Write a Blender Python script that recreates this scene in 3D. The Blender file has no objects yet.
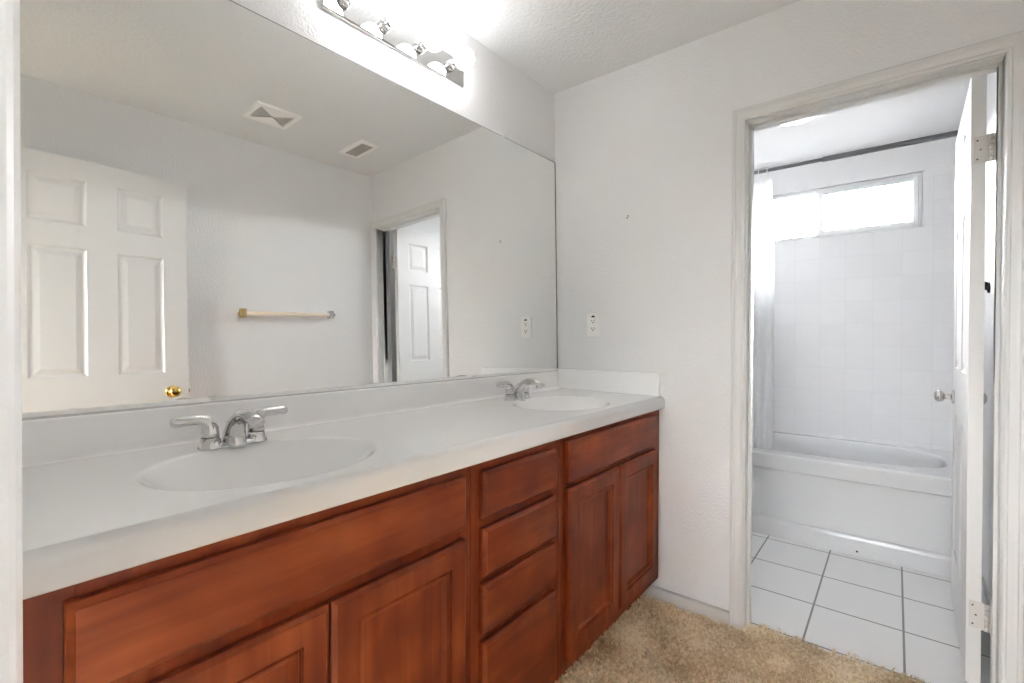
import bpy, bmesh, math, random
from mathutils import Vector, Matrix
from mathutils.geometry import delaunay_2d_cdt

random.seed(4)
scene = bpy.context.scene
col = scene.collection

# ------------------------------------------------------------------ camera
CAM = Vector((1.3761, -2.0759, 1.1712))
YAW, PITCH, ROLL, FPX = 0.6779, -0.0079, 0.0030, 476.23
F = Vector((-math.sin(YAW) * math.cos(PITCH), math.cos(YAW) * math.cos(PITCH), math.sin(PITCH)))
R0 = F.cross(Vector((0, 0, 1))).normalized()
U0 = R0.cross(F)
RX = R0 * math.cos(ROLL) + U0 * math.sin(ROLL)
UX = -R0 * math.sin(ROLL) + U0 * math.cos(ROLL)
cd = bpy.data.cameras.new('camera')
cam = bpy.data.objects.new('camera', cd)
col.objects.link(cam)
M3 = Matrix((RX, UX, -F)).transposed()
cam.matrix_world = Matrix.Translation(CAM) @ M3.to_4x4()
cd.sensor_width = 36.0
cd.lens = FPX / 1024 * 36.0
cd.clip_start = 0.02
scene.camera = cam

# ------------------------------------------------------------------ world, exposure
world = bpy.data.worlds.new('world')
scene.world = world
world.use_nodes = True
bg = world.node_tree.nodes['Background']
bg.inputs['Strength'].default_value = 51.0
wn, wl = world.node_tree.nodes, world.node_tree.links
wt = wn.new('ShaderNodeTexCoord'); wsep = wn.new('ShaderNodeSeparateXYZ'); wr = wn.new('ShaderNodeValToRGB')
wl.new(wt.outputs['Generated'], wsep.inputs[0]); wl.new(wsep.outputs['Z'], wr.inputs['Fac']); wl.new(wr.outputs['Color'], bg.inputs['Color'])
wr.color_ramp.elements[0].position = 0.0; wr.color_ramp.elements[0].color = (.03, .03, .03, 1)      # ground
wr.color_ramp.elements[1].position = 0.03; wr.color_ramp.elements[1].color = (0.95, 0.975, 1.0, 1)   # bright overcast sky
BULB_STRENGTH = 4.4
DOME_STRENGTH = 1.0
vs = scene.view_settings
vs.view_transform = 'Standard'
vs.look = 'None'
vs.gamma = 1.0
vs.use_curve_mapping = False
vs.exposure = 2.10
scene.cycles.max_bounces = 14
scene.cycles.diffuse_bounces = 8
scene.cycles.glossy_bounces = 6
scene.cycles.transmission_bounces = 6
scene.cycles.sample_clamp_indirect = 6.0

# ------------------------------------------------------------------ materials
def mat(name, color=(.8, .8, .8), rough=.5, metal=0.0, spec=None, coat=0.0):
    m = bpy.data.materials.new(name)
    m.use_nodes = True
    b = m.node_tree.nodes['Principled BSDF']
    b.inputs['Base Color'].default_value = (*color, 1)
    b.inputs['Roughness'].default_value = rough
    b.inputs['Metallic'].default_value = metal
    if spec is not None: b.inputs['Specular IOR Level'].default_value = spec
    if coat: b.inputs['Coat Weight'].default_value = coat; b.inputs['Coat Roughness'].default_value = .12
    return m

def nodes(m):
    nt = m.node_tree
    return nt, nt.nodes, nt.links, nt.nodes['Principled BSDF']

def plaster(name, color, scale=95, dist=.0016, rough=.55):
    m = mat(name, color, rough, spec=.35)
    nt, N, L, b = nodes(m)
    tc = N.new('ShaderNodeTexCoord')
    n = N.new('ShaderNodeTexNoise'); n.inputs['Scale'].default_value = scale; n.inputs['Detail'].default_value = 2.0
    r = N.new('ShaderNodeValToRGB'); r.color_ramp.elements[0].position = .42; r.color_ramp.elements[1].position = .62
    bp = N.new('ShaderNodeBump'); bp.inputs['Strength'].default_value = .55; bp.inputs['Distance'].default_value = dist
    L.new(tc.outputs['Object'], n.inputs['Vector']); L.new(n.outputs['Fac'], r.inputs['Fac'])
    L.new(r.outputs['Color'], bp.inputs['Height']); L.new(bp.outputs['Normal'], b.inputs['Normal'])
    return m

def wood(name, axis):
    m = mat(name, (.3, .08, .03), .42, spec=.16, coat=.05)
    nt, N, L, b = nodes(m)
    tc = N.new('ShaderNodeTexCoord')
    oi = N.new('ShaderNodeObjectInfo')
    mp = N.new('ShaderNodeMapping')
    sc_ = {'y': (26, 1.7, 26), 'z': (26, 26, 1.7)}[axis]
    mp.inputs['Scale'].default_value = sc_
    off = N.new('ShaderNodeCombineXYZ')
    mul = N.new('ShaderNodeMath'); mul.operation = 'MULTIPLY'; mul.inputs[1].default_value = 37.0
    L.new(oi.outputs['Random'], mul.inputs[0])
    for i in range(3): L.new(mul.outputs[0], off.inputs[i])
    L.new(tc.outputs['Object'], mp.inputs['Vector']); L.new(off.outputs[0], mp.inputs['Location'])
    n1 = N.new('ShaderNodeTexNoise'); n1.inputs['Scale'].default_value = 1.0; n1.inputs['Detail'].default_value = 5; n1.inputs['Distortion'].default_value = .7
    L.new(mp.outputs['Vector'], n1.inputs['Vector'])
    n2 = N.new('ShaderNodeTexNoise'); n2.inputs['Scale'].default_value = 6.5; n2.inputs['Detail'].default_value = 2.5
    ad = N.new('ShaderNodeVectorMath'); ad.operation = 'ADD'
    L.new(tc.outputs['Object'], ad.inputs[0]); L.new(off.outputs[0], ad.inputs[1]); L.new(ad.outputs[0], n2.inputs['Vector'])
    mx = N.new('ShaderNodeMix'); mx.data_type = 'FLOAT'; mx.inputs[0].default_value = .55
    L.new(n1.outputs['Fac'], mx.inputs[2]); L.new(n2.outputs['Fac'], mx.inputs[3])
    cr = N.new('ShaderNodeValToRGB')
    e = cr.color_ramp.elements
    e[0].position = .30; e[0].color = WOOD_DARK
    e[1].position = .70; e[1].color = WOOD_LIGHT
    k = e.new(.5); k.color = WOOD_MID
    L.new(mx.outputs[0], cr.inputs['Fac']); L.new(cr.outputs['Color'], b.inputs['Base Color'])
    return m
WOOD_DARK = (.080, .012, .0035, 1)
WOOD_MID = (.165, .029, .0075, 1)
WOOD_LIGHT = (.265, .060, .016, 1)

def tile(name, color, grout, bw, bh, ox, oy, mortar, plane, rough, bump=.25):
    m = mat(name, color, rough, spec=.5)
    nt, N, L, b = nodes(m)
    tc = N.new('ShaderNodeTexCoord'); sp = N.new('ShaderNodeSeparateXYZ'); cb = N.new('ShaderNodeCombineXYZ')
    L.new(tc.outputs['Object'], sp.inputs[0])
    a1 = N.new('ShaderNodeMath'); a1.operation = 'SUBTRACT'; a1.inputs[1].default_value = ox
    a2 = N.new('ShaderNodeMath'); a2.operation = 'SUBTRACT'; a2.inputs[1].default_value = oy
    L.new(sp.outputs[plane[0]], a1.inputs[0]); L.new(sp.outputs[plane[1]], a2.inputs[0])
    L.new(a1.outputs[0], cb.inputs[0]); L.new(a2.outputs[0], cb.inputs[1])
    br = N.new('ShaderNodeTexBrick'); br.offset = 0; br.squash = 1
    br.inputs['Scale'].default_value = 1; br.inputs['Brick Width'].default_value = bw; br.inputs['Row Height'].default_value = bh
    br.inputs['Mortar Size'].default_value = mortar; br.inputs['Mortar Smooth'].default_value = .25
    c2 = tuple(c * .97 for c in color)
    br.inputs['Color1'].default_value = (*color, 1); br.inputs['Color2'].default_value = (*c2, 1); br.inputs['Mortar'].default_value = (*grout, 1)
    L.new(cb.outputs[0], br.inputs['Vector']); L.new(br.outputs['Color'], b.inputs['Base Color'])
    bp = N.new('ShaderNodeBump'); bp.inputs['Strength'].default_value = bump; bp.inputs['Distance'].default_value = .002; bp.invert = True
    L.new(br.outputs['Fac'], bp.inputs['Height']); L.new(bp.outputs['Normal'], b.inputs['Normal'])
    return m

def emit(name, color, strength):
    m = mat(name, (.9, .9, .9), .3)
    nt, N, L, b = nodes(m)
    b.inputs['Emission Color'].default_value = (*color, 1)
    b.inputs['Emission Strength'].default_value = strength
    return m

M = {}
M['wall'] = plaster('wall_paint', (.840, .842, .848))
M['ceil'] = plaster('ceiling_paint', (.785, .800, .815), 70, .0014, .7)
M['tubwall'] = plaster('white_wall_paint', (.88, .88, .885), 80, .0008)
M['trim'] = mat('trim_paint', (.745, .745, .735), .35)
M['base'] = mat('baseboard_paint', (.66, .66, .65), .4)
M['door'] = mat('door_paint', (.80, .795, .785), .35)
M['vwood'] = wood('cherry_wood_vertical', 'z')
M['hwood'] = wood('cherry_wood_horizontal', 'y')
M['dark'] = mat('dark_recess', (.02, .012, .01), .8)
M['marble'] = mat('cultured_marble', (.95, .95, .948), .14, spec=.2)
M['chrome'] = mat('chrome', (.66, .655, .65), .07, 1.0)
M['polish'] = mat('polished_chrome', (.72, .715, .71), .05, 1.0)
M['brass'] = mat('brass', (.78, .52, .16), .16, 1.0)
M['oldbrass'] = mat('dull_brass', (.50, .37, .17), .35, 1.0)
M['nickel'] = mat('satin_nickel', (.62, .60, .57), .2, 1.0)
M['mirror'] = mat('mirror_silver', (.905, .91, .895), .0, 1.0)
M['edge'] = mat('mirror_edge', (.26, .25, .235), .3)
M['chan'] = mat('channel_metal', (.90, .90, .89), .3, .25)
M['clear'] = mat('clear_plastic', (.85, .86, .85), .12)
M['bulb'] = emit('lit_bulb', (1.0, .995, .985), BULB_STRENGTH)
M['dome'] = emit('lit_dome', (.97, .985, 1.0), DOME_STRENGTH)
M['plastic'] = mat('white_plastic', (.93, .92, .905), .3)
M['slot'] = mat('slot_dark', (.05, .045, .04), .5)
M['cream'] = mat('cream_bar', (.90, .80, .66), .4)
def vinyl():
    m = mat('window_vinyl', (.88, .885, .89), .3)
    nt, N, L, b = nodes(m)
    t = N.new('ShaderNodeBsdfTranslucent'); t.inputs['Color'].default_value = (.9, .91, .92, 1)
    mx = N.new('ShaderNodeMixShader'); mx.inputs[0].default_value = .07
    L.new(b.outputs[0], mx.inputs[1]); L.new(t.outputs[0], mx.inputs[2]); L.new(mx.outputs[0], N['Material Output'].inputs['Surface'])
    return m
M['vinyl'] = vinyl()
M['acrylic'] = mat('white_tub', (.74, .74, .745), .2)
M['black'] = mat('black_metal', (.03, .032, .035), .4, .3)
M['rod'] = mat('gunmetal_rod', (.10, .105, .11), .5, .3)
M['tilewall'] = tile('white_wall_tile', (.87, .87, .88), (.81, .81, .82), .1485, .152, .070, .057, .0022, (0, 2), .38)
M['tileside'] = tile('white_side_tile', (.87, .87, .88), (.81, .81, .82), .1485, .152, .010, .057, .0022, (1, 2), .38)
M['tilefloor'] = tile('white_floor_tile', (.90, .895, .89), (.27, .265, .26), .3075, .325, .795 - .3075 * 4, .405 - .325 * 4, .0042, (0, 1), .3)
M['hinge'] = mat('painted_hinge', (.68, .66, .63), .45)

def glass(name='window_glass', tr=1.0):
    m = bpy.data.materials.new(name); m.use_nodes = True
    nt = m.node_tree; N = nt.nodes; L = nt.links
    N.remove(N['Principled BSDF'])
    t = N.new('ShaderNodeBsdfTransparent'); t.inputs[0].default_value = (tr, tr, tr, 1); g = N.new('ShaderNodeBsdfGlossy'); g.inputs['Roughness'].default_value = .02
    fr = N.new('ShaderNodeFresnel'); fr.inputs['IOR'].default_value = 1.45
    mx = N.new('ShaderNodeMixShader')
    L.new(fr.outputs[0], mx.inputs[0]); L.new(t.outputs[0], mx.inputs[1]); L.new(g.outputs[0], mx.inputs[2])
    L.new(mx.outputs[0], N['Material Output'].inputs['Surface'])
    return m
M['glass'] = glass()
M['tint'] = glass('added_window_tint', .35)  # dims the sky light let in by the added hallway window

def fabric():
    m = bpy.data.materials.new('curtain_fabric'); m.use_nodes = True
    nt = m.node_tree; N = nt.nodes; L = nt.links
    b = N['Principled BSDF']; b.inputs['Base Color'].default_value = (.93, .93, .93, 1); b.inputs['Roughness'].default_value = .7
    t = N.new('ShaderNodeBsdfTranslucent'); t.inputs['Color'].default_value = (.95, .955, .96, 1)
    mx = N.new('ShaderNodeMixShader'); mx.inputs[0].default_value = .6
    L.new(b.outputs[0], mx.inputs[1]); L.new(t.outputs[0], mx.inputs[2]); L.new(mx.outputs[0], N['Material Output'].inputs['Surface'])
    return m
M['curtain'] = fabric()

def carpet():
    m = mat('carpet_pile', (.5, .36, .2), .9, spec=.1)
    nt, N, L, b = nodes(m)
    tc = N.new('ShaderNodeTexCoord')
    n1 = N.new('ShaderNodeTexNoise'); n1.inputs['Scale'].default_value = 5.5; n1.inputs['Detail'].default_value = 3
    n2 = N.new('ShaderNodeTexNoise'); n2.inputs['Scale'].default_value = 75; n2.inputs['Detail'].default_value = 2
    L.new(tc.outputs['Object'], n1.inputs['Vector']); L.new(tc.outputs['Object'], n2.inputs['Vector'])
    mx = N.new('ShaderNodeMix'); mx.data_type = 'FLOAT'; mx.inputs[0].default_value = .55
    L.new(n1.outputs['Fac'], mx.inputs[2]); L.new(n2.outputs['Fac'], mx.inputs[3])
    cr = N.new('ShaderNodeValToRGB'); e = cr.color_ramp.elements
    e[0].position = .40; e[0].color = (.64, .51, .335, 1)
    e[1].position = .60; e[1].color = (.97, .91, .785, 1)
    L.new(mx.outputs[0], cr.inputs['Fac']); L.new(cr.outputs['Color'], b.inputs['Base Color'])
    n3 = N.new('ShaderNodeTexNoise'); n3.inputs['Scale'].default_value = 13; n3.inputs['Detail'].default_value = 3
    r3 = N.new('ShaderNodeValToRGB'); r3.color_ramp.elements[0].position = .66; r3.color_ramp.elements[1].position = .74
    L.new(tc.outputs['Object'], n3.inputs['Vector']); L.new(n3.outputs['Fac'], r3.inputs['Fac'])
    m3 = N.new('ShaderNodeMix'); m3.data_type = 'RGBA'; m3.inputs[7].default_value = (.30, .19, .09, 1)
    L.new(r3.outputs['Color'], m3.inputs[0]); L.new(cr.outputs['Color'], m3.inputs[6]); L.new(m3.outputs[2], b.inputs['Base Color'])
    t = N.new('ShaderNodeBsdfTranslucent'); ms = N.new('ShaderNodeMixShader'); ms.inputs[0].default_value = .35
    L.new(cr.outputs['Color'], t.inputs['Color']); L.new(b.outputs[0], ms.inputs[1]); L.new(t.outputs[0], ms.inputs[2]); L.new(ms.outputs[0], N['Material Output'].inputs['Surface'])
    return m
M['carpet'] = carpet()

# ------------------------------------------------------------------ mesh helpers
class MB:
    def __init__(s): s.v = []; s.f = []; s.mi = []; s.sm = []
    def add(s, verts, faces, mi=0, smooth=False):
        o = len(s.v); s.v += [Vector(p) for p in verts]
        for f in faces: s.f.append([o + i for i in f]); s.mi.append(mi); s.sm.append(smooth)
        return s
    def box(s, x0, x1, y0, y1, z0, z1, mi=0):
        return s.add([(x0, y0, z0), (x1, y0, z0), (x1, y1, z0), (x0, y1, z0), (x0, y0, z1), (x1, y0, z1), (x1, y1, z1), (x0, y1, z1)],
                     [(0, 3, 2, 1), (4, 5, 6, 7), (0, 1, 5, 4), (1, 2, 6, 5), (2, 3, 7, 6), (3, 0, 4, 7)], mi)
    def lathe(s, prof, origin, axis=(0, 0, 1), n=28, mi=0, smooth=True):
        a = Vector(axis).normalized(); u = a.orthogonal().normalized(); w = a.cross(u); o = Vector(origin)
        V = []; Fc = []
        for (r, h) in prof:
            for i in range(n):
                t = 2 * math.pi * i / n
                V.append(o + a * h + (u * math.cos(t) + w * math.sin(t)) * r)
        for k in range(len(prof) - 1):
            for i in range(n):
                j = (i + 1) % n
                Fc.append((k * n + i, k * n + j, (k + 1) * n + j, (k + 1) * n + i))
        Fc.append(tuple(reversed(range(n)))); Fc.append(tuple(range((len(prof) - 1) * n, len(prof) * n)))
        return s.add(V, Fc, mi, smooth)
    def sweep(s, pts, radii, n=20, side=None, mi=0):
        """tube along pts; radii = (across, other) pairs or numbers"""
        P = [Vector(p) for p in pts]; V = []; Fc = []
        for k, p in enumerate(P):
            d = (P[min(k + 1, len(P) - 1)] - P[max(k - 1, 0)]).normalized()
            sd = Vector(side) if side else d.orthogonal()
            sd = (sd - d * sd.dot(d)).normalized(); up = d.cross(sd)
            r = radii[k]; ra, rb = r if isinstance(r, tuple) else (r, r)
            for i in range(n):
                t = 2 * math.pi * i / n
                V.append(p + sd * math.cos(t) * ra + up * math.sin(t) * rb)
        for k in range(len(P) - 1):
            for i in range(n):
                j = (i + 1) % n
                Fc.append((k * n + i, k * n + j, (k + 1) * n + j, (k + 1) * n + i))
        Fc.append(tuple(reversed(range(n)))); Fc.append(tuple(range((len(P) - 1) * n, len(P) * n)))
        return s.add(V, Fc, mi, True)
    def prism(s, prof, axis, a0, a1, mi=0, smooth=False):
        """closed 2-D profile extruded along axis ('x': prof=(y,z), 'y': prof=(x,z))"""
        n = len(prof); V = []
        for a in (a0, a1):
            for (p, q) in prof: V.append((a, p, q) if axis == 'x' else (p, a, q))
        Fc = [(i, (i + 1) % n, n + (i + 1) % n, n + i) for i in range(n)]
        s.add(V, Fc, mi, smooth)
        return s.add(V, [tuple(reversed(range(n))), tuple(range(n, 2 * n))], mi)
    def build(s, name, m, parent=None, origin=None, bevel=0.0, segs=2, smooth_angle=None):
        me = bpy.data.meshes.new(name)
        o = bpy.data.objects.new(name, me); col.objects.link(o)
        org = Vector((0, 0, 0))
        if origin is not None: org = Vector(origin)
        elif parent is not None: org = Vector(parent['_w']) if '_w' in parent else Vector((0, 0, 0))
        me.from_pydata([tuple(v - org) for v in s.v], [], s.f)
        for mm in (m if isinstance(m, (list, tuple)) else [m]): me.materials.append(mm)
        for p, mi, sm in zip(me.polygons, s.mi, s.sm): p.material_index = mi; p.use_smooth = sm
        bm = bmesh.new(); bm.from_mesh(me)
        bmesh.ops.remove_doubles(bm, verts=bm.verts, dist=1e-6)
        bmesh.ops.recalc_face_normals(bm, faces=bm.faces)
        bm.to_mesh(me); bm.free()
        if parent is not None:
            o.parent = parent
        elif origin is not None:
            o.location = org
        if parent is None and origin is not None: WORLD[o.name] = org
        if bevel:
            b = o.modifiers.new('bevel', 'BEVEL'); b.width = bevel; b.segments = segs; b.limit_method = 'ANGLE'; b.angle_limit = math.radians(40)
            for p in me.polygons: p.use_smooth = True
            b.harden_normals = True
        return o
WORLD = {}

def tag(o, label=None, cat=None, group=None, kind=None):
    if label: o['label'] = label
    if cat: o['category'] = cat
    if group: o['group'] = group
    if kind: o['kind'] = kind
    return o

def thing(name, loc, label, cat, group=None):
    o = bpy.data.objects.new(name, None); col.objects.link(o)
    o.location = loc; o.empty_display_size = .05
    o['_w'] = tuple(loc)
    return tag(o, label, cat, group)

def struct(name, mb, m, **k):
    o = mb.build(name, m, **k); o['kind'] = 'structure'; return o

# ------------------------------------------------------------------ room shell
H = 2.44; W = 1.6835
TX0, TX1, TY = .16, 1.70, 1.88          # the unseen hallway behind the entrance doorway, walled in to limit its light
b = MB(); HX0, HX1, HZ0, HZ1 = .10, 1.50, .70, 2.1      # unseen window added opposite the doorway as a light source
b.box(-1.2, HX0, -3.26, -3.16, -.02, H + .02); b.box(HX1, 3.6, -3.26, -3.16, -.02, H + .02); b.box(HX0, HX1, -3.26, -3.16, -.02, HZ0); b.box(3.5, 3.6, -3.16, -2.06, -.02, H + .02); b.box(1.8, 3.5, -2.16, -2.06, -.02, H + .02); b.box(HX0, HX1, -3.26, -3.16, HZ1, H + .02)
struct('wall_hallway', b, M['wall'])
b = MB(); b.box(HX0, HX1, -3.24, -3.19, HZ0, HZ0 + .03); b.box(HX0, HX1, -3.24, -3.19, HZ1 - .03, HZ1); b.box(HX0, HX0 + .03, -3.24, -3.19, HZ0 + .03, HZ1 - .03); b.box(HX1 - .03, HX1, -3.24, -3.19, HZ0 + .03, HZ1 - .03); b.box(.785, .815, -3.24, -3.19, HZ0 + .03, HZ1 - .03)
added_win = struct('added_window', b, M['vinyl'], bevel=.003)
b = MB(); b.box(HX0 + .02, HX1 - .02, -3.217, -3.213, HZ0 + .02, HZ1 - .02); b.build('pane', M['tint'], added_win)
b = MB(); b.box(-1.2, 3.6, -3.26, -2.16, H, H + .1); struct('ceiling_hallway', b, M['ceil'])
b = MB(); b.box(-1.2, -.2, -3.26, -2.16, -.06, -.014); b.box(1.8, 3.6, -3.26, -2.16, -.06, -.014); struct('floor_hallway', b, M['carpet'])

# tub room walls
NY = -2.045                             # near wall face
MA, MB_ = .0156, .0186                  # the mirror wall is a little out of square and out of plumb
def wall_x(y, z): return 0.0 + MA * y - MB_ * (z - 1.5)
def mir_x(y, z): return .006 + MA * y - MB_ * (z - 1.5)

b = MB()
q = [(-2.16, -.02), (.0, -.02), (.0, H + .02), (-2.16, H + .02)]
b.add([(wall_x(y, z), y, z) for y, z in q] + [(wall_x(y, z) - .1, y, z) for y, z in q],
      [(0, 1, 2, 3), (7, 6, 5, 4), (0, 4, 5, 1), (1, 5, 6, 2), (2, 6, 7, 3), (3, 7, 4, 0)])
struct('wall_left', b, M['wall'])

OL, OR, OT = .909, 1.631, 2.037         # doorway to the tub room
b = MB()
b.box(-.20, OL - .018, 0, .115, -.02, H + .02); b.box(OR + .018, 1.80, 0, .115, -.02, H + .02); b.box(OL - .018, OR + .018, 0, .115, OT + .018, H + .02)
struct('wall_back', b, M['wall'])
b = MB(); b.box(W, 1.80, -2.16, 0, -.02, H + .02); struct('wall_right', b, M['wall'])
EL, ER, ET = .893, 1.61, 2.05           # entrance doorway the camera stands in
b = MB()
b.box(-.20, EL - .018, NY - .115, NY, -.02, H + .02); b.box(ER + .018, 1.80, NY - .115, NY, -.02, H + .02); b.box(EL - .018, ER + .018, NY - .115, NY, ET + .018, H + .02)
struct('wall_front', b, M['wall'])
b = MB(); b.box(-.2, 1.80, -2.16, .115, H, H + .1); struct('ceiling', b, M['ceil'])
b = MB(); b.box(-.2, 1.80, .115, 2.0, H, H + .1); struct('ceiling', b, plaster('white_ceiling_paint', (.76, .76, .765), 80, .0008))
b = MB(); b.box(-.2, 1.80, -3.26, .07, -.06, -.014); struct('floor', b, M['carpet'])
b = MB(); b.box(TX0 - .1, 1.80, .07, 2.0, -.06, -.008); struct('floor', b, M['tilefloor'])

# the unseen hallway behind the entrance doorway, walled in to limit its light
b = MB(); HX0, HX1, HZ0, HZ1 = .10, 1.50, .70, 2.1      # unseen window added opposite the doorway as a light source
b.box(-1.2, HX0, -3.26, -3.16, -.02, H + .02); b.box(HX1, 3.6, -3.26, -3.16, -.02, H + .02); b.box(HX0, HX1, -3.26, -3.16, -.02, HZ0); b.box(3.5, 3.6, -3.16, -2.06, -.02, H + .02); b.box(1.8, 3.5, -2.16, -2.06, -.02, H + .02); b.box(HX0, HX1, -3.26, -3.16, HZ1, H + .02)
struct('wall_hallway', b, M['wall'])
b = MB(); b.box(HX0, HX1, -3.24, -3.19, HZ0, HZ0 + .03); b.box(HX0, HX1, -3.24, -3.19, HZ1 - .03, HZ1); b.box(HX0, HX0 + .03, -3.24, -3.19, HZ0 + .03, HZ1 - .03); b.box(HX1 - .03, HX1, -3.24, -3.19, HZ0 + .03, HZ1 - .03); b.box(.785, .815, -3.24, -3.19, HZ0 + .03, HZ1 - .03)
added_win = struct('added_window', b, M['vinyl'], bevel=.003)
b = MB(); b.box(HX0 + .02, HX1 - .02, -3.217, -3.213, HZ0 + .02, HZ1 - .02); b.build('pane', M['tint'], added_win)
b = MB(); b.box(-1.2, 3.6, -3.26, -2.16, H, H + .1); struct('ceiling_hallway', b, M['ceil'])
b = MB(); b.box(-1.2, -.2, -3.26, -2.16, -.06, -.014); b.box(1.8, 3.6, -3.26, -2.16, -.06, -.014); struct('floor_hallway', b, M['carpet'])

# tub room walls
b = MB(); b.box(TX0 - .1, TX0, .115, 2.0, -.02, H); struct('wall_left', b, M['tubwall'])
b = MB(); b.box(TX1, TX1 + .1, .115, 2.0, -.02, H); struct('wall_right', b, M['tubwall'])
WX0, WX1, WZ0, WZ1 = .43, 1.5, 1.882, 2.225
b = MB()
b.box(TX0, TX1, TY, TY + .12, -.02, WZ0); b.box(TX0, TX1, TY, TY + .12, WZ1, H)
b.box(TX0, WX0, TY, TY + .12, WZ0, WZ1); b.box(WX1, TX1, TY, TY + .12, WZ0, WZ1)
struct('wall_back', b, M['tubwall'])
TT = 2.185
b = MB()
b.box(TX0 + .008, TX1 - .008, TY - .008, TY, .47, WZ0); b.box(TX0 + .008, WX0, TY - .008, TY, WZ0, TT); b.box(WX1, TX1 - .008, TY - .008, TY, WZ0, TT)
struct('wall_tile_back', b, M['tilewall'])
b = MB(); b.box(TX0, TX0 + .008, 1.10, TY, .47, TT); struct('wall_tile_left', b, M['tileside'])
b = MB(); b.box(TX1 - .008, TX1, 1.10, TY, .47, TT); struct('wall_tile_right', b, M['tileside'])

# door casings: a moulded profile mitred round the opening
CPROF = [(0, 0), (0, .009), (.004, .0125), (.010, .0125), (.013, .0105), (.026, .0145), (.034, .0155), (.037, .0185), (.045, .0185), (.049, .015), (.049, 0)]
def casing(name, xl, xr, zt, y, dy, prof=CPROF, z0=-.014):
    b = MB(); n = len(prof); V = []
    for (u, h) in prof: V.append((xl - u, y + dy * h, z0))
    for (u, h) in prof: V.append((xl - u, y + dy * h, zt + u))
    for (u, h) in prof: V.append((xr + u, y + dy * h, zt + u))
    for (u, h) in prof: V.append((xr + u, y + dy * h, z0))
    Fc = []
    for k in range(3):
        for i in range(n - 1):
            Fc.append((k * n + i, k * n + i + 1, (k + 1) * n + i + 1, (k + 1) * n + i))
    Fc += [tuple(range(n)), tuple(range(3 * n, 4 * n))]
    b.add(V, Fc)
    return struct(name, b, M['trim'])
casing('trim_1', OL - .003, OR + .002, OT + .004, 0, -1)
casing('trim_2', EL - .005, ER + .005, ET + .005, NY, 1, [(0, 0), (0, .002), (.012, .0085), (.016, .0125), (.030, .0160), (.036, .0178), (.046, .0178), (.049, .015), (.049, 0)])

def jamb(name, xl, xr, zt, y0, y1, stop_y):
    b = MB()
    b.box(xl - .018, xl, y0, y1, -.014, zt + .018); b.box(xr, xr + .018, y0, y1, -.014, zt + .018); b.box(xl, xr, y0, y1, zt, zt + .018)
    s0, s1 = stop_y
    b.box(xl, xl + .010, s0, s1, -.010, zt); b.box(xr - .010, xr, s0, s1, -.010, zt); b.box(xl + .010, xr - .010, s0, s1, zt - .010, zt)
    return struct(name, b, M['trim'], bevel=.0015, segs=1)
jamb('trim_3', OL, OR, OT, 0, .115, (.045, .075))
jamb('trim_4', EL, ER, ET, NY - .115, NY, (NY - .08, NY - .045))

def baseboard(name, pts):
    b = MB(); b.box(*pts); b.box(pts[0], pts[1], pts[2] + (.004 if pts[3] == 0 else 0), pts[3], pts[5], pts[5] + .004)
    return struct(name, b, M['base'], bevel=.002)
baseboard('baseboard_back', (.484, OL - .053, -.013, 0, -.014, .050))
b = MB(); b.box(W - .013, W, -1.98, -.02, -.014, .054); struct('baseboard_right', b, M['base'], bevel=.002)
b = MB(); b.box(TX1 - .012, TX1, .14, 1.10, -.008, .075); struct('baseboard_right', b, M['trim'], bevel=.002)

# ------------------------------------------------------------------ six-panel doors (structure), leaf in local space: x along width, z up, y thickness
def door_mb(w, h, t, xs, zs):
    b = MB()
    XS = sorted({0, w} | {v for p in xs for v in p}); ZS = sorted({0, h} | {v for p in zs for v in p})
    rings = [(0, 0), (.006, -.005), (.012, -.0075), (.018, -.0075), (.040, -.002)]
    for side in (0, 1):
        Y = (lambda d: -d) if side == 0 else (lambda d: t + d)
        for i in range(len(XS) - 1):
            for k in range(len(ZS) - 1):
                x0, x1, z0, z1 = XS[i], XS[i + 1], ZS[k], ZS[k + 1]
                if (x0, x1) in xs and (z0, z1) in zs:
                    V = []; Fc = []
                    for (ins, d) in rings:
                        V += [(x0 + ins, Y(d), z0 + ins), (x1 - ins, Y(d), z0 + ins), (x1 - ins, Y(d), z1 - ins), (x0 + ins, Y(d), z1 - ins)]
                    for r in range(len(rings) - 1):
                        for c in range(4):
                            Fc.append((r * 4 + c, r * 4 + (c + 1) % 4, r * 4 + 4 + (c + 1) % 4, r * 4 + 4 + c))
                    e = (len(rings) - 1) * 4; Fc.append((e, e + 1, e + 2, e + 3))
                    b.add(V, Fc)
                else:
                    b.add([(x0, Y(0), z0), (x1, Y(0), z0), (x1, Y(0), z1), (x0, Y(0), z1)], [(0, 1, 2, 3)])
    for i in range(len(XS) - 1):
        for z in (0, h): b.add([(XS[i], 0, z), (XS[i + 1], 0, z), (XS[i + 1], t, z), (XS[i], t, z)], [(0, 1, 2, 3)])
    for k in range(len(ZS) - 1):
        for x in (0, w): b.add([(x, 0, ZS[k]), (x, 0, ZS[k + 1]), (x, t, ZS[k + 1]), (x, t, ZS[k])], [(0, 1, 2, 3)])
    return b
ZROWS = [(.235, .835), (1.035, 1.625), (1.735, 1.945)]
def place(o, hinge, free, z, t_left=True):
    d = Vector((free[0] - hinge[0], free[1] - hinge[1], 0)).normalized()
    o.matrix_world = Matrix.Translation((hinge[0], hinge[1], z)) @ Matrix(((d.x, -d.y, 0), (d.y, d.x, 0), (0, 0, 1))).to_4x4()

KNOB = [(.0, 0), (.031, 0), (.031, .004), (.027, .008), (.013, .010), (.011, .026), (.013, .031), (.021, .036), (.0265, .045), (.0265, .053), (.022, .061), (.012, .066), (.0, .067)]
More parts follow.
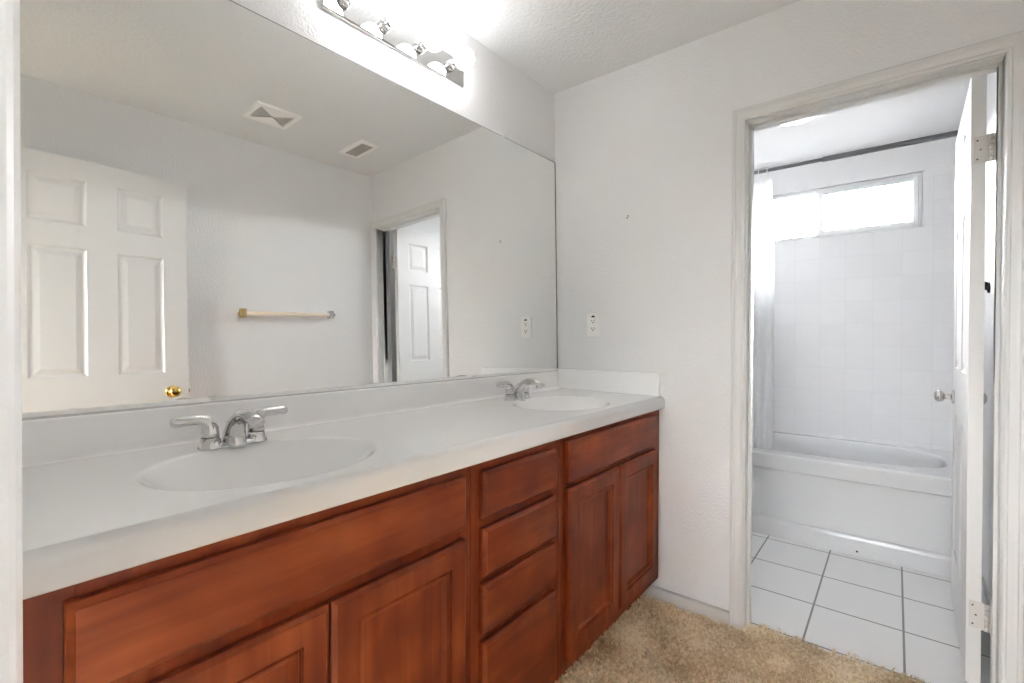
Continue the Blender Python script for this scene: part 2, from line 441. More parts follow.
# entrance door, folded back along the right wall (seen in the mirror)
DW = .80
entry = struct('door_1', door_mb(DW, 2.04, .035, [(DW - .61, DW - .41), (DW - .296, DW - .106)], ZROWS), M['door'])
place(entry, (1.525, NY + .018), (1.597, NY + .018 + .797), .008)
# local +y of the leaf points to -x (towards the mirror)
for side in (1, -1):
    k = MB().lathe([(r, h * .84) for (r, h) in KNOB], (DW - .075, .035 if side > 0 else 0, .935), (0, side, 0), 24).build('door_knob', M['brass'], entry)
    k['label'] = 'shiny brass round knob'
lt = MB(); lt.box(DW - .0005, DW + .0012, .006, .029, .905, .965); lt.box(DW, DW + .009, .011, .024, .926, .944)
lt.build('latch_plate', M['brass'], entry)
for z in (.2, 1.0, 1.8):
    h = MB(); h.lathe([(.006, 0), (.006, .089)], (-.004, -.004, z), n=14); h.box(-.001, .001, .002, .033, z, z + .089)
    h.build('hinge', M['brass'], entry)

# tub room door, swung open into the tub room on the right jamb
TW = .705
tub_door = struct('door_2', door_mb(TW, 2.045, .037, [(.104, .295), (.410, .601)], ZROWS), M['door'])
place(tub_door, (1.6055, .140), (1.6175, .140 + TW), .012)
for side in (1, -1):
    MB().lathe(KNOB, (TW - .066, .037 if side > 0 else 0, .905), (0, side, 0), 24).build('door_knob', M['nickel'], tub_door)['label'] = 'satin nickel round knob'
for z in (.19, 1.745):
    h = MB(); h.box(-.0014, .001, -.004, .030, z, z + .09)
    for i in range(5): h.lathe([(.0065, .001), (.0065, .017)], (-.006, -.013, z + i * .018), n=14)
    h.box(-.0042, -.002, -.012, 0, z, z + .09)
    h.box(-.0206, .0, -.0215, -.0195, z, z + .09)
    hg = h.build('hinge', M['hinge'], tub_door)
    sc_ = MB()
    for (yy, zz) in ((.021, .014), (.013, .045), (.021, .076)): sc_.lathe([(.0028, 0), (.0028, .0006)], (-.0014, yy, z + zz), (-1, 0, 0), 10)
    sc_.build('screw', M['slot'], hg)

# ------------------------------------------------------------------ window in the tub room
b = MB(); y0, y1 = TY + .012, TY + .075
fw = .022
b.box(WX0, WX1, y0, y1, WZ0, WZ0 + fw); b.box(WX0, WX1, y0, y1, WZ1 - fw, WZ1); b.box(WX0, WX0 + fw, y0, y1, WZ0 + fw, WZ1 - fw); b.box(WX1 - fw, WX1, y0, y1, WZ0 + fw, WZ1 - fw)
win = struct('window_1', b, M['vinyl'], bevel=.003)
b = MB(); ml, mr = .938, .975      # fixed meeting stile, then the sliding sash in front on the right
b.box(ml - .006, mr - .012, y0 + .030, y1, WZ0 + fw, WZ1 - fw); b.build('mullion', M['vinyl'], win, bevel=.003)
b = MB(); sx0, sx1, sz0, sz1 = .945, WX1 - .016, WZ0 + .016, WZ1 - .020; sy0, sy1 = y0 - .004, y0 + .026
sw = .028
b.box(sx0, sx0 + .032, sy0, sy1, sz0, sz1); b.box(sx1 - sw, sx1, sy0, sy1, sz0, sz1); b.box(sx0 + .032, sx1 - sw, sy0, sy1, sz0, sz0 + sw); b.box(sx0 + .032, sx1 - sw, sy0, sy1, sz1 - sw, sz1)
sash = b.build('sash', M['vinyl'], win, bevel=.003)
b = MB(); b.box(sx0 + .006, sx0 + .026, sy0 - .012, sy0, 2.03, 2.075); b.build('latch', M['vinyl'], sash, bevel=.003)
b = MB(); b.box(sx0 + .03, sx1 - sw + .002, y0 + .010, y0 + .014, sz0 + sw - .002, sz1 - sw + .002); b.build('pane', M['glass'], win)
b = MB(); b.box(WX0 + fw - .002, ml - .004, y0 + .042, y0 + .046, WZ0 + fw - .002, WZ1 - fw + .002); b.build('pane', M['glass'], win)
# bullnose edging round the window recess
b = MB(); e = .012
b.box(WX0 - e, WX1 + e, TY - .014, TY + .012, WZ1, WZ1 + .004); b.box(WX1, WX1 + .004, TY - .014, TY + .012, WZ0, WZ1); b.box(WX0 - .004, WX0, TY - .014, TY + .012, WZ0, WZ1); b.box(WX0 - e, WX1 + e, TY - .018, TY + .012, WZ0 - .004, WZ0)
struct('trim_5', b, M['tubwall'], bevel=.0015, segs=1)

# ------------------------------------------------------------------ vanity cabinets
FX, DX = .553, .572            # face frame front, door face
CT = .858                      # underside of the counter lip
def front_mb(y0, y1, z0, z1, prof):
    b = MB(); V = []; Fc = []
    for (ins, h) in prof:
        x = FX + .001 + h
        V += [(x, y0 + ins, z0 + ins), (x, y1 - ins, z0 + ins), (x, y1 - ins, z1 - ins), (x, y0 + ins, z1 - ins)]
    for r in range(len(prof) - 1):
        for c in range(4): Fc.append((r * 4 + c, r * 4 + (c + 1) % 4, r * 4 + 4 + (c + 1) % 4, r * 4 + 4 + c))
    e = (len(prof) - 1) * 4
    Fc.append((e, e + 1, e + 2, e + 3)); Fc.append((3, 2, 1, 0))
    return b.add(V, Fc)
SLAB = [(0, 0), (0, .0115), (.0012, .0130), (.0075, .0175), (.0095, .0195)]
PANEL = SLAB + [(.052, .0195), (.0535, .0125), (.057, .0125), (.060, .0155), (.066, .0155), (.071, .0075), (.0735, .0050), (.080, .0050)]

def cabinet(y0, y1, label, fronts):
    t = thing('vanity_cabinet', (.30, (y0 + y1) / 2, 0), label, 'cabinet', 'vanity base cabinets')
    b = MB()
    b.box(.05, FX - .019, y0 + .001, y0 + .017, .094, CT); b.box(.05, FX - .019, y1 - .017, y1 - .001, .094, CT)
    b.box(.05, FX - .019, y0 + .017, y1 - .017, .094, .110); b.box(.035, .05, y0 + .001, y1 - .001, .094, CT)
    b.build('carcass', M['vwood'], t)
    # face frame: stiles and rails
    b = MB(); fa = min(f[1] for f in fronts['list']) + .012; fb = max(f[2] for f in fronts['list']) - .012
    b.box(FX - .019, FX, y0 + .0005, fa, .094, CT); b.box(FX - .019, FX, fb, y1 - .0005, .094, CT)
    rails = sorted({(.094, .150), (.822, CT)} | {f for f in fronts['rails']})
    for (a, c) in rails: b.box(FX - .019, FX, fa, fb, a, c)
    if fronts.get('mid'): b.box(FX - .019, FX, fronts['mid'] - .025, fronts['mid'] + .025, .150, .675)
    b.build('face_frame', M['vwood'], t, bevel=.001, segs=1)
    b = MB(); b.box(.465, .480, y0, y1, -.012, .094); b.build('toe_kick', M['vwood'], t)
    for (kind, a, c, d, e) in fronts['list']:
        if kind == 'door': front_mb(a, c, d, e, PANEL).build('door', M['vwood'], t)
        elif kind == 'drawer':
            o = front_mb(a, c, d, e, SLAB).build('drawer', M['hwood'], t)
            bx = MB(); bx.box(.12, FX - .001, a + .03, a + .042, d + .012, e - .02); bx.box(.12, FX - .001, c - .042, c - .03, d + .012, e - .02); bx.box(.12, .132, a + .042, c - .042, d + .012, e - .02); bx.box(.12, FX - .001, a + .042, c - .042, d + .012, d + .02)
            bx.build('drawer_box', M['vwood'], o, origin=t['_w'])
        else: front_mb(a, c, d, e, SLAB).build('false_drawer_front', M['hwood'], t)
    return t
YA, YB, YC, YD = -2.040, -1.216, -.818, -.001
cabinet(YA, YB, 'cherry wood sink cabinet nearest the camera, with one long false drawer front over two doors', dict(
    rails=[(.672, .712)], mid=-1.6035,
    list=[('false', -1.964, -1.247, .707, .834), ('door', -1.964, -1.6055, .139, .681), ('door', -1.6015, -1.247, .139, .681)]))
cabinet(YB, YC, 'narrow cherry wood cabinet holding a stack of four drawers between the two door cabinets', dict(
    rails=[(.676, .720), (.531, .573), (.384, .428)],
    list=[('drawer', -1.185, -.853, .709, .832), ('drawer', -1.185, -.853, .562, .687), ('drawer', -1.185, -.853, .417, .542), ('drawer', -1.185, -.853, .139, .395)]))
cabinet(YC, YD, 'cherry wood sink cabinet against the far wall, fully in view with two doors', dict(
    rails=[(.680, .714)], mid=-.4235,
    list=[('false', -.783, -.065, .707, .840), ('door', -.783, -.427, .139, .688), ('door', -.419, -.065, .139, .688)]))

# ------------------------------------------------------------------ countertop with two moulded basins
Z = .912
ct = thing('countertop', (.30, -1.02, Z), 'long glossy white cultured marble vanity top with two oval basins on cherry cabinets', 'countertop')
BAS = [(.335, -1.605, .185, .225), (.335, -.465, .178, .215)]
def ell(c, k, n=96): return [(c[0] + c[2] * k * math.cos(2 * math.pi * i / n), c[1] + c[3] * k * math.sin(2 * math.pi * i / n)) for i in range(n)]
y0c, y1c, xb, xf = NY + .002, -.002, .013, .560
V2 = []; E2 = []
ny = 40
rect = [(xb, y0c), (xf, y0c), (xf, y1c), (xb, y1c)]
V2 += [Vector(p) for p in rect]; E2 += [(0, 1), (1, 2), (2, 3), (3, 0)]
RIM = 1.07
for c in BAS:
    o = len(V2); pts = ell(c, RIM); V2 += [Vector(p) for p in pts]; E2 += [(o + i, o + (i + 1) % 96) for i in range(96)]
vo, eo, fo = delaunay_2d_cdt(V2, E2, [], 0, 1e-6)[:3]
b = MB(); FF = []
for f in fo:
    c = sum((vo[i] for i in f), Vector((0, 0))) / len(f)
    if any(((c.x - q[0]) / (q[2] * RIM)) ** 2 + ((c.y - q[1]) / (q[3] * RIM)) ** 2 < .9985 for q in BAS): continue
    FF.append(tuple(f))
b.add([(v.x, v.y, Z) for v in vo], FF, 0, False)
prof = []
for i in range(9):
    a = math.pi / 2 * i / 8; prof.append((xf + .019 * math.sin(a), Z - .019 + .019 * math.cos(a)))
prof += [(xf + .019, Z - .041)]
for i in range(1, 7):
    a = math.pi / 2 * i / 6; prof.append((xf + .019 - .009 * (1 - math.cos(a)), Z - .045 - .009 * math.sin(a)))
prof += [(.535, Z - .054), (.535, Z - .020), (xb, Z - .020)]
V = [(p, y, q) for y in (y0c, y1c) for (p, q) in prof]; n = len(prof)
b.add(V, [(i, i + 1, n + i + 1, n + i) for i in range(14)], 0, True)
b.add(V, [(i, i + 1, n + i + 1, n + i) for i in range(14, n - 2)], 0, False)
capp = [(xb, Z)] + prof
for y in (y0c, y1c): b.add([(p, y, q) for (p, q) in capp], [tuple(range(len(capp)))])
slab = b.build('slab', M['marble'], ct)
def sink_depth(r, D=.125):
    v = D * (1 - abs(r) ** 2.4); k = .0042
    return k * math.log1p(math.exp(min(v / k, 60)))
for c in BAS:
    b = MB(); rs = [RIM, 1.055, 1.04, 1.03, 1.02, 1.01, 1.0, .99, .98, .965, .95, .93, .91, .88, .84, .8, .74, .66, .56, .45, .34, .22, .12]
    V = []; Fc = []; n = 96
    for r in rs:
        d = 0 if r == RIM else sink_depth(r)
        for (x, y) in ell(c, r): V.append((x, y, Z - d))
    for k in range(len(rs) - 1):
        for i in range(n): Fc.append((k * n + i, k * n + (i + 1) % n, (k + 1) * n + (i + 1) % n, (k + 1) * n + i))
    Fc.append(tuple(range((len(rs) - 1) * n, len(rs) * n)))
    b.add(V, Fc, 0, True)
    bas = b.build('basin', M['marble'], ct)
    zb = Z - sink_depth(0)
    dr = MB(); dr.lathe([(.010, -.001), (.0215, -.001), (.0215, .004), (.019, .006), (.012, .0045), (.0, .0045)], (c[0], c[1], zb)); dr.lathe([(.010, .004), (.013, .008), (.0, .010)], (c[0], c[1], zb))
    dr.build('drain', M['chrome'], bas, origin=ct['_w'])
# backsplash with a small cove at its foot, side splash on the far wall
b = MB(); SX = .026; SZ = 1.0025
pr = [(-.028, Z)]
pr += [(SX + .012, Z + .0002)]
for i in range(1, 7):
    a = math.pi / 2 * i / 6; pr.append((SX + .012 - .012 * math.sin(a), Z + .012 - .012 * math.cos(a)))
pr += [(SX, SZ - .004), (SX - .0015, SZ - .0012), (SX - .004, SZ), (-.028, SZ)]
b.prism(pr, 'y', y0c, -.003)
b.v = [Vector((wall_x(v.y, v.z) + .001, v.y, v.z)) if v.x < -.02 else v for v in b.v]
b.build('backsplash', M['marble'], ct)
b = MB(); b.box(SX - .004, .560, -.021, -.001, Z, 1.0155); b.build('side_splash', M['marble'], ct, bevel=.003)

# ------------------------------------------------------------------ mirror
mt, mb_ = 2.0806, 1.0095
my0, my1 = NY + .004, -.006
mir = thing('wall_mirror', (.0, -1.02, mb_), 'wide frameless wall mirror above the white backsplash', 'mirror')
b = MB(); q = [(my0, mb_), (my1, mb_), (my1, mt), (my0, mt)]
Vf = [(mir_x(y, z), y, z) for y, z in q] + [(mir_x(y, z) - .0055, y, z) for y, z in q]
qi = [(my0, mb_), (my1 - .0075, mb_), (my1 - .0075, mt - .0028), (my0, mt - .0028)]
Vi = [(mir_x(y, z), y, z) for y, z in qi]
b.add(Vi, [(0, 1, 2, 3)], 0); b.add([Vi[1], Vf[1], Vf[2], Vi[2]], [(0, 1, 2, 3)], 1); b.add([Vi[3], Vi[2], Vf[2], Vf[3]], [(0, 1, 2, 3)], 1); b.add(Vf, [(7, 6, 5, 4), (0, 4, 5, 1), (1, 5, 6, 2), (2, 6, 7, 3), (3, 7, 4, 0)], 1)
b.build('mirror_glass', [M['mirror'], M['edge']], mir)
b = MB()
for (dz0, dz1, d0, d1) in ((-.006, .004, .0004, .0030), (-.006, -.003, -.006, .0004)):
    V = [(mir_x(y, 1.01) + d, y, mb_ + z) for y in (my0, my1) for (d, z) in ((d0, dz0), (d1, dz0), (d1, dz1), (d0, dz1))]
    b.add(V, [(0, 1, 2, 3), (7, 6, 5, 4), (0, 4, 5, 1), (1, 5, 6, 2), (2, 6, 7, 3), (3, 7, 4, 0)])
b.build('bottom_channel', M['chan'], mir)
def clip(y, z, s):
    b = MB(); x = mir_x(y, z)
    b.box(x - .003, x + .004, y - .008, y + .008, min(z - .006 * s, z + .004 * s), max(z - .006 * s, z + .004 * s))
    b.lathe([(.0, .0), (.0045, 0), (.0035, .0025), (.0, .003)], (x + .004, y, z - .001 * s), (1, 0, 0), 12)
    return b.build('clip', M['clear'], mir, bevel=.002)
for y in (-1.60, -.63): clip(y, mb_ + .003, 1)
for y in (-.42,): clip(y, mt - .002, -1)

# ------------------------------------------------------------------ vanity light bar
LZ = 2.252; LY0, LY1 = -1.286, -.668
lx = wall_x(-1, LZ)
vl = thing('vanity_light', (lx, (LY0 + LY1) / 2, LZ - .052), 'polished chrome light bar with four lit round bulbs above the mirror', 'light fixture')
b = MB(); pr = [(lx - .006, LZ - .052), (lx + .010, LZ - .052), (lx + .014, LZ - .048), (lx + .014, LZ + .048), (lx + .010, LZ + .052), (lx - .006, LZ + .052)]
b.prism(pr, 'y', LY0, LY1); b.build('back_plate', M['polish'], vl, bevel=.0015)
for k in range(4):
    y = -.749 - .1555 * k; x0 = lx + .014
    s_ = MB().lathe([(.0, 0), (.021, 0), (.0215, .002), (.0205, .015), (.0185, .017), (.0178, .030), (.0178, .034), (.0165, .036), (.0165, .046), (.0, .046)], (x0, y, LZ), (1, 0, 0), 28).build('socket', M['chrome'], vl)
    r = .040; cx = .046 + .036
    pf = [(.0, .042), (.0135, .042), (.0145, .048)]
    for i in range(3, 25):
        a = math.pi * (1 - i / 24) ; pf.append((r * math.sin(a), cx + r * math.cos(a)))
    pf[-1] = (.0004, cx + r)
    MB().lathe(pf, (x0, y, LZ), (1, 0, 0), 32).build('bulb', M['bulb'], vl)['label'] = 'glowing white round bulb'

# ------------------------------------------------------------------ faucets
def faucet(yc, label):
    X = .135
    t = thing('faucet', (X, yc, Z), label, 'faucet', 'chrome basin faucets')
    b = MB()   # bridge between the handle bases
    V = []
    for (r, z) in ((.0235, 0), (.0235, .004), (.018, .010), (.012, .012)):
        for i in range(40):
            a = 2 * math.pi * i / 40
            V.append((X + r * math.cos(a), yc + (.051 if math.sin(a) >= 0 else -.051) + r * math.sin(a), Z + z))
    Fc = [(k * 40 + i, k * 40 + (i + 1) % 40, k * 40 + 40 + (i + 1) % 40, k * 40 + 40 + i) for k in range(3) for i in range(40)]
    Fc += [tuple(range(120, 160)), tuple(reversed(range(40)))]
    b.add(V, Fc, 0, True); b.build('base_plate', M['chrome'], t)
    for s in (-1, 1):
        y = yc + .051 * s
        h = MB().lathe([(.0, .0), (.0255, .0), (.0255, .002), (.0225, .012), (.0200, .0245), (.0, .0245)], (X, y, Z), n=28).build('handle_base', M['chrome'], t)
        MB().lathe([(.0, .0245), (.0182, .0245), (.0182, .0262), (.0, .0262)], (X, y, Z), n=28).build('seal', M['slot'], h, origin=t['_w'])
        p = [(0, .0262), (0, .036), (.0, .047), (.0025, .056), (.010, .0645), (.022, .0688), (.036, .0695), (.052, .0690), (.064, .0690), (.072, .0690), (.077, .0690), (.0785, .0690)]
        r = [.0192, .0185, .0172, .0162, .0140, .0120, .0112, .0112, .0118, (.0115, .0112), (.0075, .0075), (.0015, .0015)]
        MB().sweep([(X + .02 * u * 0, y + s * u, Z + w) for (u, w) in p], r, 24, side=(1, 0, 0)).build('handle', M['chrome'], t)
    # spout: a broad foot that rises and leans over the basin, ending in a hooded outlet
    p = [(.000, .000), (.001, .012), (.004, .028), (.010, .044), (.020, .058), (.034, .0695), (.052, .0770), (.071, .0790), (.089, .0775), (.107, .0725), (.119, .0655), (.122, .0630)]
    r = [(.027, .036), (.0260, .034), (.0235, .029), (.0210, .0240), (.0192, .0195), (.0185, .0160), (.0188, .0140), (.0195, .0132), (.0198, .0130), (.0190, .0125), (.0150, .0095), (.004, .003)]
    sp = MB().sweep([(X + u * 1.1, yc, Z + w) for (u, w) in p], r, 28, side=(0, 1, 0)).build('spout', M['chrome'], t)
    MB().lathe([(.0, 0), (.0115, 0), (.0115, .012), (.0095, .013), (.0, .013)], (X + .108, yc, Z + .0655), (.25, 0, -1), 20).build('aerator', M['chrome'], sp, origin=t['_w'])
    MB().lathe([(.0, 0), (.0028, 0), (.0028, .012), (.006, .014), (.006, .022), (.003, .025), (.0, .025)], (X - .028, yc, Z + .030), n=14).build('pop_up_rod', M['chrome'], t)
    return t
faucet(-1.603, 'chrome two-handle faucet at the nearer basin, under the reflected brass door knob')
faucet(-.497, 'chrome two-handle faucet at the farther basin, near the corner of the mirror')

# ------------------------------------------------------------------ wall outlet
ot = thing('wall_outlet', (.2205, 0, 1.176), 'white duplex wall outlet above the side splash, right of the mirror', 'outlet')
ox, oz = .2205, 1.235
MB().box(ox - .036, ox + .036, -.006, 0, oz - .0585, oz + .0585).build('cover_plate', M['plastic'], ot, bevel=.003)
rc = MB().box(ox - .0165, ox + .0165, -.0085, -.005, oz - .034, oz + .034).build('receptacle', M['plastic'], ot, bevel=.001)
for dz in (.019, -.019):
    for dx in (-.0065, .0065): MB().box(ox + dx - .0014, ox + dx + .0014, -.0092, -.0083, oz + dz - .002, oz + dz + .0065).build('slot', M['slot'], rc, origin=ot['_w'])
    MB().lathe([(.0, 0), (.0032, 0), (.0032, .0007), (.0, .0007)], (ox, -.0084, oz + dz - .0075), (0, -1, 0), 12).build('ground_hole', M['slot'], rc, origin=ot['_w'])
b = MB(); b.add([(ox - .0105, -.0062, oz + .037), (ox + .0105, -.0062, oz + .037), (ox + .006, -.0062, oz + .046), (ox - .006, -.0062, oz + .046),
                 (ox - .0105, -.0090, oz + .037), (ox + .0105, -.0090, oz + .037), (ox + .006, -.0075, oz + .046), (ox - .006, -.0075, oz + .046)],
                [(0, 1, 2, 3), (7, 6, 5, 4), (0, 4, 5, 1), (1, 5, 6, 2), (2, 6, 7, 3), (3, 7, 4, 0)])
b.build('dark_tab', M['slot'], ot)
b = MB(); b.lathe([(.0, 0), (.0028, 0), (.0028, .0006), (.0, .001)], (ox, -.006, oz - .048), (0, -1, 0), 12)
b.build('screw', M['plastic'], ot)

# two old screw holes on the far wall
for i, (x, z) in enumerate(((.3990, 1.7420), (.3945, 1.7335))):
    o = MB().lathe([(.0, .0), (.0034, .0), (.0032, .0012), (.0018, .0016), (.0, .0012)], (x, .0003, z), (0, -1, 0), 12).build('wall_screw', M['slot'], origin=(x, 0, z))
    tag(o, ('upper' if i == 0 else 'lower') + ' of two tiny dark screws in the blank far wall', 'screw', 'tiny screws in the far wall')

# ------------------------------------------------------------------ towel bar on the right wall (seen in the mirror)
tb = thing('towel_bar', (W, -.645, 1.374), 'cream towel bar on mismatched brackets, seen in the mirror', 'towel bar')
tz = 1.376
for (y, mname, lab) in ((-.921, 'oldbrass', 'dull brass bracket'), (-.364, 'polish', 'shiny silver bracket')):
    tz = 1.376 if y < -.6 else 1.385
    b = MB(); b.lathe([(.0, 0), (.015, 0), (.015, .006), (.013, .010), (.012, .030), (.0, .030)], (W, y, tz), (-1, 0, 0), 24)
    b.box(W - .055, W - .022, y - .016, y + .016, tz - .026, tz + .026)
    b.build('bracket', M[mname], tb, bevel=.003)['label'] = lab
tz = 1.376
b = MB(); b.sweep([(W - .042, -.906, tz), (W - .042, -.75, tz + .0025), (W - .042, -.5, tz + .0065), (W - .042, -.379, tz + .0085)], [.0125] * 4, 18); b.build('rail', M['cream'], tb)
b = MB(); b.lathe([(.0, 0), (.009, 0), (.009, .012), (.006, .016), (.0, .017)], (W - .042, -.349, tz + .009), (0, 1, 0), 18); b.build('end_cap', M['chrome'], tb)

# ------------------------------------------------------------------ ceiling vents (seen in the mirror)
def vent_frame(b, x0, x1, y0, y1, w, t):
    P = [((x0, y0), (x1, y0), (x1, y1), (x0, y1), 0.0), ((x0 + .004, y0 + .004), (x1 - .004, y0 + .004), (x1 - .004, y1 - .004), (x0 + .004, y1 - .004), t),
         ((x0 + w, y0 + w), (x1 - w, y0 + w), (x1 - w, y1 - w), (x0 + w, y1 - w), t), ((x0 + w + .002, y0 + w + .002), (x1 - w - .002, y0 + w + .002), (x1 - w - .002, y1 - w - .002), (x0 + w + .002, y1 - w - .002), .001)]
    V = [(p[0], p[1], H - r[4]) for r in P for p in r[:4]]
    Fc = [(r * 4 + c, r * 4 + (c + 1) % 4, r * 4 + 4 + (c + 1) % 4, r * 4 + 4 + c) for r in range(3) for c in range(4)]
    return b.add(V, Fc)
v1 = thing('ceiling_vent', (1.26, -.893, H), 'larger square ceiling register with four-way louvers, farther from the corner', 'vent', 'ceiling vents seen in the mirror')
x0, x1, y0, y1 = 1.152, 1.366, -1.012, -.776
vent_frame(MB(), x0, x1, y0, y1, .026, .010).build('frame', M['plastic'], v1)
MB().box(x0 + .02, x1 - .02, y0 + .02, y1 - .02, H - .0012, H - .0002).build('backing', M['slot'], v1)
b = MB(); cx_, cy_ = (x0 + x1) / 2, (y0 + y1) / 2; hx, hy = (x1 - x0) / 2 - .028, (y1 - y0) / 2 - .028
for k in range(8):                                    # open slats in the two end banks
    f0 = 1 - k / 8.6
    for s_ in (-1, 1):
        ya = cy_ + s_ * hy * f0; yb = ya - s_ * .0040; w = hx * max(f0 - .06, .03)
        b.box(cx_ - w, cx_ + w, min(ya, yb), max(ya, yb), H - .0062, H - .0035)
for s_ in (-1, 1):                                    # tilted, closed-looking blades in the two side banks
    for k in range(5):
        fa, fb = 1 - k / 5.2, 1 - (k + 1) / 5.2
        V = [(cx_ + s_ * hx * fa, cy_ - hy * fa, H - .010), (cx_ + s_ * hx * fa, cy_ + hy * fa, H - .010), (cx_ + s_ * hx * fb, cy_ + hy * fb, H - .0095), (cx_ + s_ * hx * fb, cy_ - hy * fb, H - .0095)]
        V += [(p[0], p[1], p[2] + .001) for p in V]
        b.add(V, [(0, 1, 2, 3), (7, 6, 5, 4), (0, 4, 5, 1), (1, 5, 6, 2), (2, 6, 7, 3), (3, 7, 4, 0)])
b.build('louvers', M['plastic'], v1)
v2 = thing('ceiling_vent', (1.30, -.335, H), 'smaller exhaust fan grille on the ceiling, nearer the corner', 'vent', 'ceiling vents seen in the mirror')
x0, x1, y0, y1 = 1.172, 1.432, -.402, -.266
vent_frame(MB(), x0, x1, y0, y1, .026, .012).build('frame', M['plastic'], v2)
MB().box(x0 + .02, x1 - .02, y0 + .02, y1 - .02, H - .0012, H - .0002).build('backing', M['slot'], v2)
b = MB(); yy = y0 + .030
while yy < y1 - .030:
    b.box(x0 + .025, x1 - .025, yy, yy + .0042, H - .011, H - .003); yy += .0075
b.build('grille', mat('grille_plastic', (.46, .44, .42), .5), v2)

# ------------------------------------------------------------------ bathtub
RZ = .487; AY = 1.118
tubt = thing('bathtub', (.93, 1.5, 0), 'white alcove bathtub with flat apron below the tiled wall and window', 'bathtub')
BX0, BX1 = TX0 + .002, TX1 - .002
def sup(t, a, b_, n=3.2):
    c, s = math.cos(t), math.sin(t)
    return (a * math.copysign(abs(c) ** (2 / n), c), b_ * math.copysign(abs(s) ** (2 / n), s))
TC = (.925, 1.505)
NS = 128
def tub_ring(k, dx=0): return [(TC[0] + sup(2 * math.pi * i / NS, .685 * k + dx, .312 * k + dx)[0], TC[1] + sup(2 * math.pi * i / NS, .685 * k + dx, .312 * k + dx)[1]) for i in range(NS)]
dy0 = AY - .010; dy1 = TY - .009
V2 = [Vector(p) for p in ((BX0, dy0), (BX1, dy0), (BX1, dy1), (BX0, dy1))]; E2 = [(0, 1), (1, 2), (2, 3), (3, 0)]
V2 += [Vector(p) for p in tub_ring(1)]; E2 += [(4 + i, 4 + (i + 1) % NS) for i in range(NS)]
vo, eo, fo = delaunay_2d_cdt(V2, E2, [], 0, 1e-6)[:3]
b = MB(); FF = []
for f in fo:
    c = sum((vo[i] for i in f), Vector((0, 0))) / len(f)
    if (abs(c.x - TC[0]) / .685) ** 3.2 + (abs(c.y - TC[1]) / .312) ** 3.2 < .998: continue
    FF.append(tuple(f))
b.add([(v.x, v.y, RZ) for v in vo], FF, 0, False)
prof = []
for i in range(8):
    a = math.pi / 2 * i / 7; prof.append((dy0 - .014 * math.sin(a), RZ - .014 + .014 * math.cos(a)))
prof += [(dy0 - .014, .398), (dy0 - .009, .392), (AY, .390)]
n = len(prof); V = [(x, p, q) for x in (BX0, BX1) for (p, q) in prof]
b.add(V, [(i, i + 1, n + i + 1, n + i) for i in range(7)], 0, True); b.add(V, [(i, i + 1, n + i + 1, n + i) for i in range(7, n - 1)], 0)
b.build('rim', M['acrylic'], tubt)
b = MB(); V = []; Fc = []
lev = [(0, 0), (-.006, .0015), (-.012, .006), (-.017, .014), (-.024, .05), (-.036, .15), (-.055, .27), (-.08, .33), (-.13, .358), (-.22, .362)]
for (dx, dz) in lev:
    for p in tub_ring(1, dx): V.append((p[0], p[1], RZ - dz))
for k in range(len(lev) - 1):
    for i in range(NS): Fc.append((k * NS + i, k * NS + (i + 1) % NS, (k + 1) * NS + (i + 1) % NS, (k + 1) * NS + i))
Fc.append(tuple(range((len(lev) - 1) * NS, len(lev) * NS)))
b.add(V, Fc, 0, True); b.build('basin', M['acrylic'], tubt)
MB().box(BX0, BX1, AY, AY + .02, -.008, .40).build('apron', M['acrylic'], tubt)
b = MB(); b.prism([(AY - .001, -.008), (AY - .016, -.008), (AY - .016, .078), (AY - .012, .092), (AY - .006, .098), (AY - .001, .100)], 'x', BX0, BX1); b.build('base_strip', M['acrylic'], tubt)
b = MB(); b.lathe([(.0, 0), (.0055, 0), (.004, .0016), (.0, .002)], (1.222, AY - .016, .018), (0, -1, 0), 12); b.build('screw', M['slot'], tubt)

# ------------------------------------------------------------------ curtain rod and shower curtain
rz = 2.207; ry = 1.20
rd = thing('curtain_rod', (.93, ry, rz), 'dark metal tension rod across the tub alcove under the ceiling', 'curtain rod')
MB().sweep([(TX0 + .012, ry, rz), (1.06, ry, rz)], [.0105, .0105], 18).build('inner_tube', M['rod'], rd)
MB().sweep([(1.04, ry, rz), (TX1 - .012, ry, rz)], [.0145, .0145], 18).build('outer_tube', M['rod'], rd)
for x, s in ((TX0, 1), (TX1, -1)): MB().lathe([(.0, 0), (.024, 0), (.024, .004), (.016, .016), (.0, .016)], (x, ry, rz), (s, 0, 0), 20).build('end_flange', M['rod'], rd)
sc_t = thing('shower_curtain', (.5, ry, rz - .04), 'white shower curtain bunched at the left end of the tub', 'curtain')
b = MB(); nx, nz = 150, 14; xs0, xs1 = .20, .790; V = []; Fc = []
for k in range(nz + 1):
    z = 2.155 - (2.155 - .40) * k / nz
    gather = .72 + .28 * min(1, k / 4)
    for i in range(nx + 1):
        u = i / nx
        x = xs0 + (xs1 - xs0) * u * (gather if k < 4 else 1) + (xs1 - xs0) * (1 - gather) * (0.9 if k < 4 else 0)
        amp = .008 + .006 * min(1, k / 5)
        y = ry + .030 + amp * math.sin(u * 2 * math.pi * 9 + .4 * math.sin(k * .5)) + .004 * math.sin(u * 40 + k)
        V.append((x, y, z))
for k in range(nz):
    for i in range(nx):
        a = k * (nx + 1) + i; Fc.append((a, a + 1, a + nx + 2, a + nx + 1))
b.add(V, Fc, 0, True)
cu = b.build('drape', M['curtain'], sc_t)
so = cu.modifiers.new('thick', 'SOLIDIFY'); so.thickness = .0012
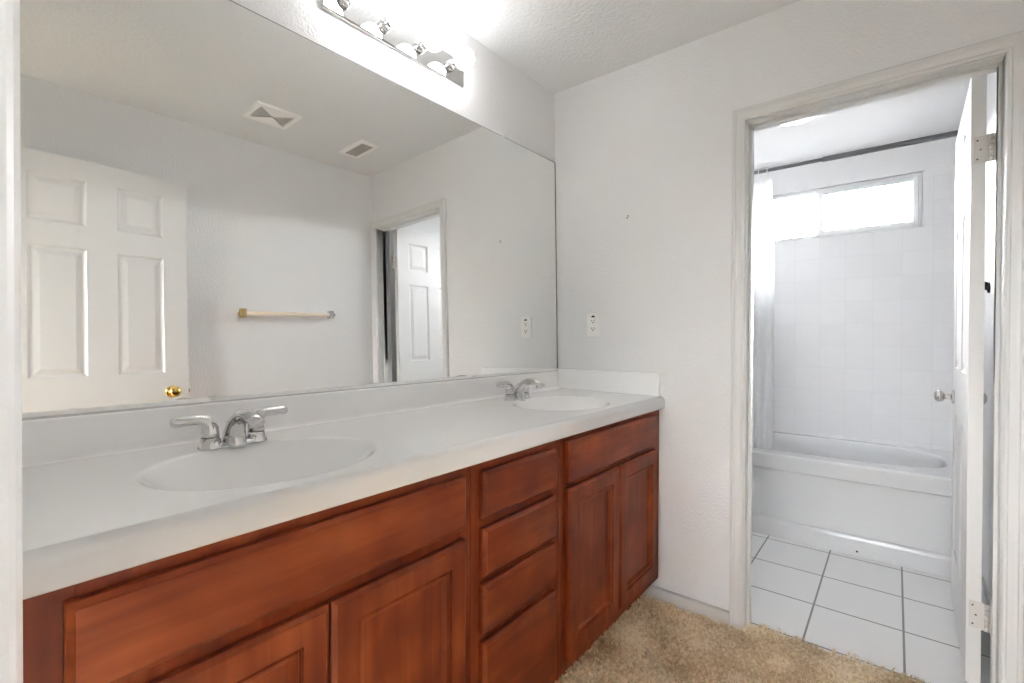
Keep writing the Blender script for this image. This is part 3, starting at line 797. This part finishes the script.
for i in range(10):
    x = .33 + (.758 - .33) * i / 9
    b = MB(); pts = [(x + .004 * math.sin(j), ry + .0195 * math.cos(2 * math.pi * j / 24), rz - .014 + .028 * math.sin(2 * math.pi * j / 24)) for j in range(25)]
    b.sweep(pts, [.0018] * 25, 8, side=(1, 0, 0)); b.build('ring', M['clear'], sc_t)

# ceiling lamp of the tub room
dl = thing('ceiling_light', (.94, .98, H), 'white dome ceiling lamp just below the door head in the tub room', 'light fixture')
MB().lathe([(.0, 0), (.135, 0), (.135, .014), (.125, .018), (.0, .018)], (.94, .98, H), (0, 0, -1), 40).build('base_ring', M['plastic'], dl)
pf = [(.122 * math.cos(math.pi / 2 * i / 12), .016 + .046 * math.sin(math.pi / 2 * i / 12)) for i in range(13)]; pf[-1] = (.0005, pf[-1][1])
MB().lathe(pf, (.94, .98, H), (0, 0, -1), 40).build('dome', M['dome'], dl)

# black holder on the wall behind the open door
hk = thing('wall_holder', (TX1, .80, 1.36), 'small black holder on the white wall, glimpsed through the door hinge gap', 'holder')
MB().lathe([(.0, 0), (.024, 0), (.024, .006), (.010, .010), (.009, .042), (.0, .042)], (TX1, .90, 1.400), (-1, 0, 0), 20).build('mount', M['black'], hk)
b = MB(); b.sweep([(TX1 - .036, .91, 1.400), (TX1 - .036, .70, 1.400)], [.011, .011], 14); b.build('arm', M['black'], hk)
MB().box(TX1 - .046, TX1 - .026, .86, .90, 1.335, 1.380).build('catch', M['black'], hk, bevel=.003)

# ------------------------------------------------------------------ carpet pile
b = MB()
def grid(x0, x1, y0, y1, z, n, m):
    V = [(x0 + (x1 - x0) * i / n, y0 + (y1 - y0) * j / m, z) for j in range(m + 1) for i in range(n + 1)]
    b.add(V, [(j * (n + 1) + i, j * (n + 1) + i + 1, (j + 1) * (n + 1) + i + 1, (j + 1) * (n + 1) + i) for j in range(m) for i in range(n)])
grid(.484, W - .015, -1.35, -.004, -.0085, 24, 27)
grid(OL + .012, OR - .012, -.004, .060, -.0085, 14, 2)
cp = b.build('carpet_pile', M['carpet'], origin=(1.0, -.65, -.0085))
tag(cp, 'tan shaggy worn carpet in front of the vanity, ending at the tiled threshold', 'carpet', kind='stuff')
ps = cp.modifiers.new('pile', 'PARTICLE_SYSTEM')
st = ps.particle_system.settings
st.type = 'HAIR'; st.count = 26000; st.hair_length = .0085; st.hair_step = 3; st.render_step = 3
st.use_advanced_hair = True
st.brownian_factor = .006
st.factor_random = .0045
st.root_radius = 1.0; st.tip_radius = .8; st.radius_scale = .0016
st.child_type = 'SIMPLE'; st.rendered_child_count = 8; st.child_percent = 1
st.child_radius = .0045; st.clump_factor = .25; st.roughness_2 = .003; st.roughness_endpoint = .003
st.length_random = .3
st.use_modifier_stack = False
st.distribution = 'RAND'
ps.particle_system.seed = 3

for o in bpy.data.objects:
    if '_w' in o: del o['_w']
